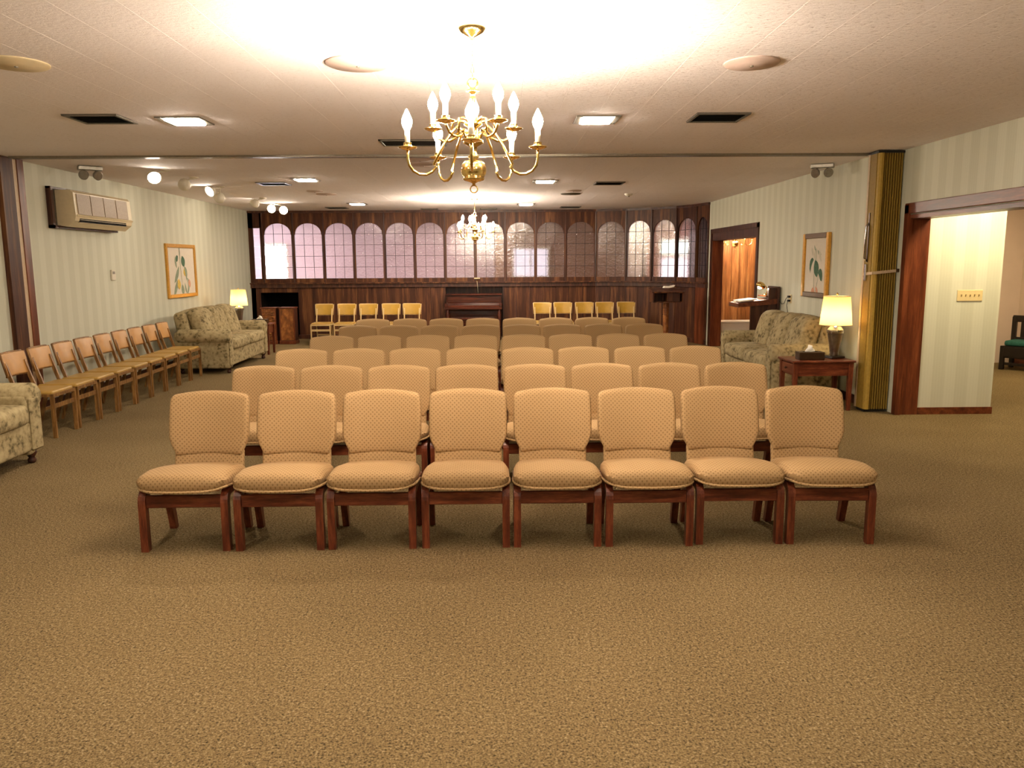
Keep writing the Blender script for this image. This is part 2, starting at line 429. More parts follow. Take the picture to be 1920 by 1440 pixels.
o = struct('window_45', box(-8.0, -7.97, 18.4, 21.0, .8, 2.2), 'daylight')  # added unseen window, throws blue fill light into the back room
for a in ((18.32, 18.4, .72, 2.28), (21.0, 21.08, .72, 2.28), (18.4, 21.0, .72, .8), (18.4, 21.0, 2.2, 2.28), (19.67, 19.73, .8, 2.2)):
    box(-8.0, -7.94, a[0], a[1], a[2], a[3]).build('window_frame', 'white_plastic', o)
struct('wall_backroom_divider', box(3.4, 3.52, 18.9, 21.7, 0, HC), 'plaster')


# far panelled wall with arched leaded windows
Z_SILL, Z_GB, Z_SP, Z_AT, Z_TOP = 1.225, 1.325, 2.285, 2.51, HC+.02
wf = struct('wall_far', box(XL(17.5), 2.14, YF, YF+.12, HC-.05, HC+.03), 'walnut_dark')
def arch_window(idx, a, b, glass_from=None):
    """one bay between floor points a and b: wooden arch panel, lead cames and panes"""
    a = Vector((*a, 0)); b = Vector((*b, 0)); L = (b-a).length; ang = math.atan2(b.y-a.y, b.x-a.x)
    o = thing('window_%d' % idx, 'x', 'x'); del o['label']; del o['category']; o['kind'] = 'structure'
    o.location = a; o.rotation_euler = (0, 0, ang)
    st = .034; w0, w1 = st, L-st; n = 14; mid = L/2; rr = (w1-w0)/2-.012
    f = MB()
    # stiles, bottom rail, spandrel
    f.box(0, w0, 0, .04, Z_SILL, HC-.03); f.box(w1, L, 0, .04, Z_SILL, HC-.03); f.box(w0, w1, 0, .04, Z_SILL, Z_GB)
    xs = [mid-rr*math.cos(PI*i/n) for i in range(n+1)]; zs = [Z_SP+(Z_AT-Z_SP)*math.sin(PI*i/n) for i in range(n+1)]
    f.box(w0, xs[0], .005, .035, Z_SP-.02, HC-.03); f.box(xs[-1], w1, .005, .035, Z_SP-.02, HC-.03)
    for i in range(n):
        f.hexa([(xs[i], .005, zs[i]), (xs[i+1], .005, zs[i+1]), (xs[i+1], .035, zs[i+1]), (xs[i], .035, zs[i])],
               [(xs[i], .005, HC-.03), (xs[i+1], .005, HC-.03), (xs[i+1], .035, HC-.03), (xs[i], .035, HC-.03)])
    f.build('arch_panel', 'walnut', o)
    bt = box(-.014, .014, -.018, .01, Z_SILL, HC-.03, bevel=.004).build('batten', 'walnut_dark', o)
    cols = 3; cw = (w1-w0)/cols; zr = [Z_GB]+[Z_GB+(Z_SP-Z_GB)/4*k for k in range(1, 5)]+[Z_AT+.02]
    lead = MB()
    for k in range(1, cols): lead.box(w0+cw*k-.004, w0+cw*k+.004, .042, .056, Z_GB, Z_AT+.01)
    for z in zr[1:-1]: lead.box(w0, w1, .0415, .0565, z-.004, z+.004)
    lead.build('lead_came', 'lead', o)
    for k in range(cols):
        for j in range(5):
            box(w0+cw*k+.003, w0+cw*(k+1)-.003, .045, .053, zr[j]+.003, zr[j+1]-.003).build('pane', 'leaded_glass', o)
    return o
edges = [-5.12+.6593*i for i in range(12)]   # -5.12 .. 2.132
for i in range(11): arch_window(i+2, (edges[i], YF), (edges[i+1], YF))
BAY = [(2.1323, 17.5), (2.76, 17.3), (3.26, 17.0), (3.70, 16.6), (3.98, 16.05), (4.10, 15.6)]
for i in range(5): arch_window(13+i, BAY[i], BAY[i+1])
# narrow first light in the corner
o = struct('window_1', box(XL(17.5), edges[0], YF, YF+.04, Z_AT-.1, HC-.03), 'walnut')
box(XL(17.5)-.02, XL(17.5)+.1, YF, YF+.04, 0, HC-.03).build('corner_stile', 'walnut', o)
box(edges[0]-.05, edges[0], YF, YF+.04, Z_SILL, HC-.03).build('stile', 'walnut', o)
box(XL(17.5)+.1, edges[0]-.05, YF+.01, YF+.03, Z_SILL, Z_GB).build('rail', 'walnut', o)
for j in range(5):
    box(XL(17.5)+.1, edges[0]-.05, YF+.02, YF+.03, Z_GB+.006+j*.23, Z_GB+(j+1)*.23).build('pane', 'leaded_glass', o)
# head moulding, ledge, lower boards
pts = [(XL(17.5), YF)]+BAY
def follow(name, z0, z1, out, back, mat, parent, pts=pts):
    for a, b in zip(pts, pts[1:]):
        d = Vector((b[0]-a[0], b[1]-a[1])).normalized(); n = Vector((d.y, -d.x)); e = d*.015
        q = [(a[0]+n.x*out-e.x, a[1]+n.y*out-e.y), (b[0]+n.x*out+e.x, b[1]+n.y*out+e.y), (b[0]-n.x*back+e.x, b[1]-n.y*back+e.y), (a[0]-n.x*back-e.x, a[1]-n.y*back-e.y)]
        MB().hexa([(*p, z0) for p in q], [(*p, z1) for p in q]).build(name, mat, parent)
follow('head_moulding', HC-.045, HC+.01, .03, .12, 'walnut_dark', wf)
follow('window_ledge', Z_SILL-.02, Z_SILL+.01, .09, .1, 'walnut', wf)
follow('ledge_frieze', Z_SILL-.1, Z_SILL-.02, .045, .1, 'walnut_dark', wf)
PX0, PX1 = -1.17, .09          # piano niche
RX0, RX1 = -5.22, -4.40        # dark recess in the corner
def board(x0, x1, parent, z0=.0, z1=Z_SILL-.1, y=YF):
    box(x0+.002, x1-.002, y, y+.06, z0, z1, bevel=.003).build('board', 'walnut', parent)
def boards(x0, x1, n, **k):
    for i in range(n): board(x0+(x1-x0)*i/n, x0+(x1-x0)*(i+1)/n, wf, **k)
board(XL(17.5), RX0, wf); boards(RX0, RX1, 3, z0=1.02); boards(RX1, PX0, 10); boards(PX1, 2.14, 7)
for a, b in zip(BAY, BAY[1:]):
    L = math.dist(a, b)
    for k in range(2):
        o = box(L*k/2+.002, L*(k+1)/2-.002, 0, .06, 0, Z_SILL-.1, bevel=.003).build('board', 'walnut', wf)
        o.location = (a[0], a[1], 0); o.rotation_euler = (0, 0, math.atan2(b[1]-a[1], b[0]-a[0]))
follow('skirting', 0, .09, .025, .0, 'walnut_dark', wf, [(RX1, YF), (PX0, YF)])
follow('skirting', 0, .09, .025, .0, 'walnut_dark', wf, [(PX1, YF)]+BAY)
# pilaster against the right-hand corner of the bay
a, b = Vector(BAY[4]), Vector(BAY[5]); d = (b-a).normalized(); n = Vector((d.y, -d.x))
pl = MB()
q = [a+d*.08+n*.035, b-d*.02+n*.035, b-d*.02, a+d*.08]
pl.hexa([(p.x, p.y, .0) for p in q], [(p.x, p.y, Z_SILL-.1) for p in q]); pl.build('pilaster', 'mahogany', wf)
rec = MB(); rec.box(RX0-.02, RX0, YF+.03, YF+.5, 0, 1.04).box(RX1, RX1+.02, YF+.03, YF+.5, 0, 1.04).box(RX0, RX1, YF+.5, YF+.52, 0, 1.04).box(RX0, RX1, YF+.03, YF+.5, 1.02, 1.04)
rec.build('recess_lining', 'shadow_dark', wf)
nic = MB(); nic.box(PX0-.02, PX0, YF-.02, YF+.35, 0, Z_SILL-.02).box(PX1, PX1+.02, YF-.02, YF+.35, 0, Z_SILL-.02).box(PX0, PX1, YF+.33, YF+.36, 0, Z_SILL-.02)
nic.build('niche_lining', 'walnut_dark', wf)

# left jamb post and ceiling track of the folding partition
tr = struct('trim_3', box(XL(8.6)-.03, -5.19, 8.57, 8.79, 0, HC), 'walnut')
box(XL(8.6)-.03, -5.2, 8.79, 8.87, 0, HC).build('track_channel', 'cream_strip', tr)
box(XL(8.6)-.03, -5.19, 8.87, 8.985, 0, HC).build('jamb', 'mahogany', tr)
tk = struct('trim_4', box(-5.15, 4.0, 8.66, 8.69, HC-.022, HC+.005), 'track_metal')
box(-5.15, 4.0, 8.73, 8.76, HC-.022, HC+.005).build('rail', 'track_metal', tk)
box(-5.15, 4.0, 8.69, 8.73, HC-.006, HC+.005).build('slot', 'shadow_dark', tk)

# ------------------------------------------------------------------ padded stacking chairs, six rows of eight
def arcpts(cy, cz, r, a0, a1, n=5): return [(cy+r*math.cos(a0+(a1-a0)*i/n), cz+r*math.sin(a0+(a1-a0)*i/n)) for i in range(n+1)]
def make_chair():
    t = thing('padded_chair', '', 'chair')
    def seatfn(u, v, w_, p):
        x, y, z = p
        k = 1-.06*max(0, v)-.02*max(0, -v)**4
        x *= k
        z += (.026*(1-u*u)*(1-.5*v*v) if w_ > 0 else 0)
        if w_ < .3: z += .028*abs(u)**5*max(0, -v)**2
        z += -.040*(v+.3)*(1 if v > -.3 else 0)
        y -= .02*(1-u*u)*max(0, -v)
        return (x, y, z)
    s = MB().rbox(.508, .50, .098, .044, 0, .21, .404, 8, seatfn).build('seat_cushion', 'chair_fabric', t, 1)
    # piping round the cushion's lower edge
    pp = []
    for i in range(40):
        a = 2*PI*i/40; cx, sy = math.cos(a), math.sin(a); e = .30
        u = math.copysign(abs(cx)**e, cx); v = math.copysign(abs(sy)**e, sy)
        p = seatfn(u, v, 0, (u*.2545, v*.250, -.036)); pp.append((p[0], p[1]+.21, p[2]+.404))
    MB().tube(pp, .0085, 6, True).build('piping', 'chair_fabric', s, 1)
    def backfn(u, v, w_, p):
        x, y, z = p
        k = 1.0 if w_ > -.5 else 1-.145*min(1, ((-.5-w_)/.32))**.8
        x *= k*(1-.02*max(0, w_)**3)
        z += .024*(1-u*u)*max(0, w_)**1
        y += .03*u*u*-1+(-.012*(1-w_*w_) if v < 0 else 0)
        y += (z+.19)*.21
        return (x, y, z)
    MB().rbox(.494, .062, .375, .030, 0, .505, .637, 8, backfn).build('backrest', 'chair_fabric', t, 1)
    def lowfn(u, v, w_, p):
        x, y, z = p; y += -.02*u*u+(z+.0)*.21; return (x, y, z)
    MB().rbox(.425, .05, .17, .018, 0, .493, .405, 5, lowfn).build('lower_back', 'chair_fabric', t, 1)
    for sx in (-1, 1):
        x0 = sx*.2325
        MB().ribbon([(.022, 0), (.022, .20), (.022, .285)]+arcpts(.082, .285, .06, PI, PI/2, 6)+[(.13, .345)], .042, .044, x0).build('leg', 'cherry', t)
        MB().ribbon([(.12, .345), (.30, .338), (.42, .325)], .042, .044, x0).build('side_rail', 'cherry', t)
        MB().ribbon([(.435, .0), (.40, .15), (.355, .30), (.335, .345)], .040, [.040, .05, .058, .058], x0).build('leg', 'cherry', t)
        MB().ribbon([(.36, .32), (.45, .36), (.535, .52), (.585, .72)], .03, .02, sx*.15).build('back_support', 'cherry', t)
    box(-.214, .214, .012, .036, .258, .332, bevel=.004).build('apron', 'cherry_h', t)
    box(-.214, .214, .37, .395, .27, .33, bevel=.004).build('rear_rail', 'cherry_h', t)
    return t
chair0 = make_chair(); used = [False]
ROWX = [[-1.812, -1.271, -.741, -.2, .33, .862, 1.392, 1.920]]
for c0 in (.012, .004, .004, .03, .03): ROWX.append([c0+(k-3.5)*.529 for k in range(8)])
ROWY = [4.385, 5.60, 6.85, 8.20, 9.67, 10.90]
ROWN = ['front row beside the open carpet', 'second row, just behind the front row', 'third row behind the open carpet', 'third row before the piano', 'second row before the piano', 'row nearest the piano']
ORD = ['end', 'second', 'third', 'fourth']
for r in range(6):
    for k in range(8):
        side = 'folding-chair' if k < 4 else 'end-table'
        j = k if k < 4 else 7-k
        lab = 'tan padded chair, %s from the %s side, %s' % (['first', 'second', 'third', 'fourth'][j], side, ROWN[r])
        rz = math.radians(random.uniform(-.4, .4))
        if r == 0: rz = math.radians([.8, .4, 0, 0, -.3, -.4, -.6, -1.6][k])
        place(chair0, used, (ROWX[r][k], ROWY[r]+random.uniform(-.012, .012), 0), rz, lab, 'padded chairs in six rows')

# ------------------------------------------------------------------ folding chairs
def make_folding(wm, backm, seatm):
    t = thing('folding_chair', '', 'chair')
    # local: front at y=0, back towards +y, width along x
    MB().rbox(.40, .38, .04, .016, 0, .20, .432, 4).build('seat', seatm, t, 1)
    fr = MB(); fr.box(-.215, -.195, .0, .40, .40, .425).box(.195, .215, .0, .40, .40, .425).box(-.215, .215, -.005, .015, .395, .425)
    fr.build('seat_frame', wm, t)
    def bf(u, v, w_, p):
        x, y, z = p; return (x*(1+.03*w_), y+.035*(1-u*u)+z*.22, z)
    b = MB().rbox(.38, .028, .215, .012, 0, .435, .700, 4, bf).build('backrest', backm, t, 1)
    f = MB()
    for sz in (-1, 1):
        f.tube([(x*.0103, .435+.035*(1-(x/19.5)**2)+sz*.108*.22, .700+sz*.108) for x in range(-19, 20, 4)], .012, 6)
    for sx in (-1, 1): f.tube([(sx*.190, .411, .592), (sx*.199, .459, .808)], .012, 6)
    f.build('back_frame', wm, b, 1)
    for sx in (-1, 1):
        MB().ribbon([(.012, 0), (.012, .40)], .022, .036, sx*.205).build('leg', wm, t)
        MB().ribbon([(.43, 0), (.33, .36), (.395, .56), (.44, .72)], .022, [.03, .036, .034, .026], sx*.165).build('leg', wm, t)
    box(-.2, .2, .005, .022, .285, .325).build('stretcher', wm, t)
    box(-.165, .165, .375, .39, .17, .20).build('rear_stretcher', wm, t)
    return t
fold_oak = make_folding('oak', 'vinyl_tan', 'vinyl_gold'); u1 = [False]
NTH = ['first', 'second', 'third', 'fourth', 'fifth', 'sixth', 'seventh', 'eighth', 'ninth']
for i in range(9):
    y = 7.68+.474*i
    place(fold_oak, u1, (-4.25-.041*(y-7.68), y, 0), PI/2+math.radians(2.3), 'oak folding chair with tan back, %s along the wall from the partition post' % NTH[i], 'folding chairs along the wall')
fold_cream = make_folding('cream_frame', 'vinyl_yellow', 'vinyl_gold'); u2 = [False]
for i, x in enumerate([-3.613, -3.144, -2.696, -2.238, -1.806]):
    place(fold_cream, u2, (x, 16.03, 0), math.radians(random.uniform(-.8, .8)), 'yellow folding chair against panelling, %s counting from the carved speaker cabinets' % NTH[i], 'folding chairs left of the piano', (.94, 1, 1))
for i, x in enumerate([.903, 1.332, 1.784, 2.208, 2.655]):
    place(fold_cream, u2, (x, 16.05, 0), math.radians(random.uniform(-.8, .8)), 'yellow folding chair against panelling, %s from piano towards the lectern' % NTH[i], 'folding chairs right of the piano', (.94, 1, 1))

# ------------------------------------------------------------------ sofas
def make_sofa(L=2.1):
    """faces local -y; centred in x; front at y=0"""
    t = thing('sofa', '', 'sofa'); h = L/2; D = .88
    MB().rbox(L-.12, D-.07, .25, .03, 0, D/2, .235, 5).build('base', 'floral_fabric', t, 1)
    bk = MB().rbox(L-.30, .20, .62, .08, 0, D-.13, .60, 6, lambda u, v, w_, p: (p[0], p[1]+p[2]*.18, p[2]+.05*(1-u*u)*max(0, w_))).build('back', 'floral_fabric', t, 1)
    nb = 3; cw = (L-.44)/nb
    for i in range(nb):
        x = -(L-.44)/2+cw*(i+.5)
        MB().rbox(cw+.01, .22, .52, .085, x, D-.33, .69, 6, lambda u, v, w_, p: (p[0], p[1]+p[2]*.30-(.035*(1-u*u)*(1-w_*w_) if v < 0 else 0), p[2]+.03*(1-u*u)*max(0, w_))).build('back_cushion', 'floral_fabric', t, 1)
    cw = (L-.44)/2
    for i in (0, 1):
        x = -(L-.44)/2+cw*(i+.5)
        MB().rbox(cw-.004, .66, .17, .055, x, .335, .43, 7, lambda u, v, w_, p: (p[0], p[1]-.02*(1-u*u)*max(0, -v), p[2]+(.025*(1-u*u)*(1-v*v) if w_ > 0 else 0))).build('seat_cushion', 'floral_fabric', t, 1)
    for sx in (-1, 1):
        x = sx*(h-.13)
        a = MB(); a.rbox(.20, D-.08, .5, .03, x, D/2, .33, 4); a.build('arm', 'floral_fabric', t, 1)
        r = MB(); r.lathe([(.08, 0), (.113, .03), (.113, D-.12), (.07, D-.06)], 18, x+sx*.025, .015, 'y', .56); r.build('arm_roll', 'floral_fabric', t, 1)
        box(x-.075, x+.075, .012, .045, .12, .56, bevel=.012).build('arm_front', 'floral_fabric', t)
    for sx in (-1, 1):
        for y in (.08, D-.1):
            MB().lathe([(.02, 0), (.032, .012), (.034, .03), (.022, .05), (.028, .06), (.042, .085), (.042, .115)], 12, sx*(h-.14), y).build('foot', 'walnut_dark', t, 1)
    return t
sofa0 = make_sofa(2.15); su = [False]
place(sofa0, su, (-4.05-.0, 12.93, 0), PI/2+math.radians(1), 'floral loveseat sofa between oak folding chairs and the lit table lamp', 'floral sofas')
place(sofa0, su, (-3.81, 5.58, 0), PI/2+math.radians(2), 'floral sofa standing beside the open carpet before the partition post', 'floral sofas')
place(sofa0, su, (3.16, 10.18, 0), -PI/2, 'floral sofa under the tall botanical print beside the cherry end table', 'floral sofas')

# ------------------------------------------------------------------ end tables with lamps
def make_table(w, d, h, mat='cherry'):
    t = thing('end_table', '', 'table')
    box(-w/2, w/2, -d/2, d/2, h-.025, h, bevel=.006).build('top', 'cherry_h', t)
    box(-w/2+.04, w/2-.04, -d/2+.03, d/2-.03, h-.17, h-.025).build('apron', 'cherry_h', t)
    dr = box(-w/2+.025, -w/2+.045, -d/2+.07, d/2-.07, h-.155, h-.04, bevel=.004).build('drawer', 'mahogany_h', t)
    MB().lathe([(.0, -.032), (.012, -.028), (.014, -.02), (.006, -.01), (.006, 0)], 10, -w/2+.027, 0, 'x', h-.095).build('knob', 'bronze', dr, 1)
    for sx in (-1, 1):
        for sy in (-1, 1):
            x, y = sx*(w/2-.045), sy*(d/2-.045)
            MB().hexa([(x-.017, y-.017, 0), (x+.017, y-.017, 0), (x+.017, y+.017, 0), (x-.017, y+.017, 0)], [(x-.027, y-.027, h-.025), (x+.027, y-.027, h-.025), (x+.027, y+.027, h-.025), (x-.027, y+.027, h-.025)]).build('leg', mat, t)
    return t
tb0 = make_table(.70, .46, .56); tu = [False]
place(tb0, tu, (3.54, 8.70, 0), math.radians(1), 'cherry end table with side drawer beside the accordion door')
place(tb0, tu, (-4.52, 14.62, 0), math.radians(0), 'dark end table between floral loveseat and carved speaker cabinets')
def make_lamp():
    t = thing('table_lamp', '', 'lamp')
    MB().box(-.085, .085, -.085, .085, 0, .025, bevel=.006).build('plinth', 'black_wood', t)
    MB().lathe([(.045, .025), (.05, .04), (.045, .06), (.05, .075), (.06, .15), (.078, .25), (.082, .28)], 20).build('body', 'brushed_steel', t, 40)
    MB().lathe([(.088, .28), (.092, .285), (.092, .30), (.084, .305), (.090, .31), (.090, .318), (.07, .34), (.05, .36), (.02, .372), (.018, .40)], 20).build('cap', 'chrome', t, 40)
    sh = MB(); sh.lathe([(.172, .37), (.140, .69)], 28); bm = sh.bm
    for f in [f for f in bm.faces if len(f.verts) > 4]: bm.faces.remove(f)
    o = sh.build('lamp_shade', 'lamp_shade', t, 1)
    for rr_, zz_ in ((.172, .372), (.14, .688)):
        MB().tube([(rr_*math.cos(2*PI*i/28), rr_*math.sin(2*PI*i/28), zz_) for i in range(28)], .004, 5, True).build('shade_trim', 'cream_paint', o, 1)
    sp = MB()
    for i in range(3): a = 2*PI*i/3; sp.tube([(0, 0, .685), (.14*math.cos(a), .14*math.sin(a), .685)], .002, 4)
    sp.lathe([(.003, .40), (.003, .70)], 6); sp.build('harp', 'brass', o)
    MB().lathe([(.0, .70), (.012, .705), (.014, .715), (.006, .725), (0, .732)], 10).build('finial', 'brass', t, 1)
    MB().lathe([(.012, .40), (.014, .44), (.028, .48), (.03, .51), (.02, .535), (0, .545)], 12).build('bulb', 'table_bulb', t, 1)
    return t
lp0 = make_lamp(); lu = [False]
place(lp0, lu, (3.755, 8.74, .56), .2, 'lit table lamp with cream shade on table beside the accordion door')
place(lp0, lu, (-4.76, 14.60, .56), .2, 'lit table lamp with cream shade between loveseat and speaker cabinets', None, (.92, .92, .9))
def tissue_box(loc, rz, label):
    t = thing('tissue_box', label, 'box', loc, rz)
    b = MB(); b.box(-.14, .14, -.07, .07, 0, .085, bevel=.005); b.build('cover', 'bronze', t)
    box(-.08, .08, -.02, .02, .084, .087).build('slot', 'shadow_dark', t)
    v = MB(); n = 10
    ring = [[(.062*math.cos(2*PI*i/n)*(1-.3*k)+.012*random.uniform(-1, 1), .016*math.sin(2*PI*i/n)*(1+.9*k)+.01*random.uniform(-1, 1), .085+.022*k+.006*random.random()) for i in range(n)] for k in range(4)]
    bv = [[v.bm.verts.new(p) for p in r] for r in ring]
    for a, b2 in zip(bv, bv[1:]):
        for i in range(n): v.bm.faces.new((a[i], a[(i+1) % n], b2[(i+1) % n], b2[i]))
    v.bm.faces.new(bv[-1]); v.build('tissue', 'tissue', t, 1)
tissue_box((3.44, 8.63, .56), .0, 'bronze tissue box with white tissue on the cherry end table')
tissue_box((-4.36, 14.5, .56), .1, 'tissue box with white tissue peeking over the loveseat arm')

# ------------------------------------------------------------------ chandeliers
def make_chandelier():
    """origin at the ceiling"""
    t = thing('chandelier', '', 'chandelier')
    MB().lathe([(.068, .004), (.068, -.006), (.055, -.022), (.025, -.038), (.012, -.045), (.008, -.06), (0, -.062)], 24).build('canopy', 'brass', t, 1)
    for k in range(7):
        z = -.07-.026*k; q = MB()
        q.tube([((.008*math.cos(a), 0, .018*math.sin(a)+z) if k % 2 else (0, .008*math.cos(a), .018*math.sin(a)+z)) for a in [2*PI*i/10 for i in range(10)]], .0022, 5, True)
        q.build('chain_link', 'brass', t, 1)
    MB().tube([(.024*math.cos(2*PI*i/20), 0, -.262+.024*math.sin(2*PI*i/20)) for i in range(20)], .005, 6, True).build('top_ring', 'brass', t, 1)
    col = [(0, -.282), (.012, -.286), (.034, -.296), (.036, -.302), (.014, -.31), (.012, -.325), (.018, -.34), (.012, -.355), (.018, -.37), (.012, -.385), (.02, -.40), (.026, -.42), (.03, -.44), (.046, -.45), (.046, -.462), (.02, -.475), (.022, -.50), (.03, -.525), (.05, -.535), (.05, -.55), (.02, -.565), (.016, -.60), (.03, -.615), (.02, -.625), (.024, -.632)]
    MB().lathe(col, 20).build('column', 'brass', t, 1)
    MB().lathe([(0, -.63), (.045, -.635), (.058, -.65), (.064, -.672), (.063, -.695), (.052, -.718), (.056, -.722), (.048, -.73), (.02, -.738), (.008, -.744), (.008, -.756), (0, -.758)], 24).build('ball', 'brass', t, 1)
    MB().tube([(.018*math.cos(2*PI*i/18), 0, -.772+.018*math.sin(2*PI*i/18)) for i in range(18)], .0035, 6, True).build('bottom_ring', 'brass', t, 1)
    def arm(a, R, zc, zr, drop, rise):
        # from the hub at (r .03, zr): rises a little, sweeps down and out, up to the cup at (R, zc)
        P = [(.028, zr), (.05, zr+rise*.7), (.08, zr+rise), (.11, zr+rise*.6)]
        x1, z1 = .11, zr+rise*.6; zb = zc-drop; cxx = R-.075
        P += [(x1+(cxx-.07-x1)*.5, (z1+zb+.06)/2+.02), (cxx-.055, zb+.05)] if R > .25 else [(.118, zc-drop*.55)]
        for i in range(7):
            th = PI*1.15+(PI*.85)*i/6; rr_ = .075
            P.append((cxx+rr_*math.cos(th), zb+rr_+rr_*math.sin(th)))
        P += [(R, zb+rr_+(zc-zb-rr_)*.5), (R, zc)]
        ca, sa = math.cos(a), math.sin(a)
        o = MB().tube([(r*ca, r*sa, z) for r, z in P], .0072, 7).build('arm', 'brass', t, 1)
        cx, cy = R*ca, R*sa
        MB().lathe([(.008, zc-.004), (.03, zc+.002), (.046, zc+.009), (.047, zc+.012), (.02, zc+.010), (.019, zc+.03), (.021, zc+.032), (.0, zc+.033)], 16, cx, cy).build('drip_pan', 'brass', o, 1)
        MB().lathe([(.013, zc+.03), (.013, zc+.092), (.009, zc+.094)], 10, cx, cy).build('candle', 'candle_sleeve', o, 1)
        MB().lathe([(.012, zc+.092), (.021, zc+.11), (.026, zc+.127), (.024, zc+.145), (.012, zc+.172), (.004, zc+.188), (0, zc+.192)], 8, cx, cy).build('bulb', 'bulb', o, 1)
    for i in range(5): arm(-PI/2+2*PI*i/5, .335, -.592, -.545, .118, .075)
    for i in range(5): arm(PI/2+2*PI*i/5, .215, -.478, -.455, .055, .02)
    return t
ch0 = make_chandelier(); cu = [False]
place(ch0, cu, (-.121, 4.10, HC), 0, 'large brass candle chandelier hanging over the front row of padded chairs', 'brass chandeliers')
place(ch0, cu, (-.42, 14.5, HC), .45, 'brass candle chandelier hanging before the arched windows and piano', 'brass chandeliers')
place(ch0, cu, (4.72, 15.9, HC-.04), .3, 'brass chandelier in the wood panelled side room', 'brass chandeliers', (1, 1, 1.1))

# ------------------------------------------------------------------ ceiling fixtures
def make_down():
    t = thing('ceiling_light', '', 'light')
    f = MB(); o_, i_ = .175, .125
    for a in ((-o_, -i_, -o_, o_), (i_, o_, -o_, o_), (-i_, i_, -o_, -i_), (-i_, i_, i_, o_)): f.box(a[0], a[1], a[2], a[3], -.010, .006, bevel=.003)
    f.build('trim_frame', 'vent_metal', t)
    MB().rbox(.25, .25, .03, .012, 0, 0, -.006, 4).build('lens', 'down_lens', t, 1)
    return t
dn = make_down(); du = [False]
for (x, y, lab) in [(-2.5, 6.61, 'square recessed ceiling light before the partition track, towards the air conditioner'), (.80, 6.61, 'square recessed ceiling light before the partition track, between chandelier and accordion door'),
                    (-2.62, 11.1, 'square recessed ceiling light beyond the partition track, next to the spotlights'), (.67, 11.45, 'square recessed ceiling light beyond the partition track, towards the right-hand doorway'),
                    (-2.70, 15.55, 'square recessed ceiling light before the arched windows, above the yellow folding chairs and spotlights'), (.55, 15.85, 'square recessed ceiling light before the arched windows, on the lectern side'),
                    (-2.4, 2.1, 'square recessed ceiling light above the open carpet, sofa side'), (.92, 2.1, 'square recessed ceiling light above the open carpet, hall doorway side'),
                    (-2.4, -2.2, 'square recessed ceiling light near the rear wall, sofa side'), (.92, -2.2, 'square recessed ceiling light near the rear wall, hall side')]:
    place(dn, du, (x, y, HC), 0, lab, 'recessed square ceiling lights')
def panel_light(loc, mat, label, sz=.3):
    t = thing('ceiling_light', label, 'light', loc)
    MB().rbox(sz*2, sz*2, .04, .015, 0, 0, -.005, 4).build('lens', mat, t, 1)
    box(-sz-.03, sz+.03, -sz-.03, sz+.03, -.006, .01).build('trim_frame', 'white_plastic', t)
panel_light((5.0, 7.55, HC-.04), 'hall_lens', 'flush ceiling light in the hall by the switch plate')
panel_light((6.9, 10.4, HC-.04), 'hall_lens', 'flush ceiling light in the hall above the dark bench')
for i, x in enumerate((-5, -1.6, 1.8, 5.6)):  # added ceiling panels, there to light the room behind the glass
    panel_light((x, 19.6, HC), ['back_fill', 'back_fill', 'back_fill_dim', 'back_fill'][i], 'added fill light panel over the back room, %s behind the arched windows' % ['daylight-window end', 'above the speaker-cabinet half', 'above the lectern half', 'side-room end'][i], .35)
def make_vent(w, d, n, mat, slm):
    t = thing('ceiling_vent', '', 'vent')
    box(-w/2, w/2, -d/2, d/2, -.004, .004).build('backing', 'shadow_dark', t)
    f = MB()
    for a in ((-w/2, -w/2+.025, -d/2, d/2), (w/2-.025, w/2, -d/2, d/2), (-w/2, w/2, -d/2, -d/2+.025), (-w/2, w/2, d/2-.025, d/2)): f.box(a[0], a[1], a[2], a[3], -.014, .002, bevel=.003)
    f.build('frame', mat, t)
    for i in range(n):
        y = -d/2+.025+(d-.05)*(i+.5)/n
        MB().hexa([(-w/2+.02, y-.016, -.012), (w/2-.02, y-.016, -.012), (w/2-.02, y-.013, -.012), (-w/2+.02, y-.013, -.012)], [(-w/2+.02, y+.010, -.003), (w/2-.02, y+.010, -.003), (w/2-.02, y+.013, -.003), (-w/2+.02, y+.013, -.003)]).build('slat', slm, t)
    return t
vt = make_vent(.42, .38, 7, 'vent_metal', 'black_metal'); vu = [False]
for (x, y, lab) in [(-3.12, 6.51, 'black louvred ceiling vent before the partition track, towards the air conditioner'), (1.76, 6.52, 'black louvred ceiling vent before the partition track, towards the accordion door'),
                    (1.62, 11.77, 'black ceiling vent beyond the partition track, towards the right-hand doorway'), (-3.3, 16.6, 'black ceiling vent before the arched windows above the first folding chairs'),
                    (1.5, 16.7, 'black ceiling vent before the arched windows on the lectern side')]:
    place(vt, vu, (x, y, HC), 0, lab, 'ceiling air vents')
vs = make_vent(.42, .38, 7, 'vent_silver', 'black_metal')
place(vs, [False], (-3.2, 11.64, HC), 0, 'silver-edged black ceiling vent beside the spotlights', 'ceiling air vents')
vr = make_vent(.62, .36, 9, 'vent_metal', 'vent_metal')
place(vr, [False], (-.80, 7.8, HC), 0, 'long grey return grille in the ceiling behind the front chandelier', 'ceiling air vents')
for i, x in enumerate((-1.45, -.2)):
    o = make_vent(.36, .2, 4, 'vent_metal', 'vent_metal'); o.location = (x, 17.1, HC); o['label'] = ['slim grey ceiling vent at the arched windows, to the folding-chair side of the far chandelier', 'slim grey ceiling vent at the arched windows above the piano'][i]; o['group'] = 'ceiling air vents'
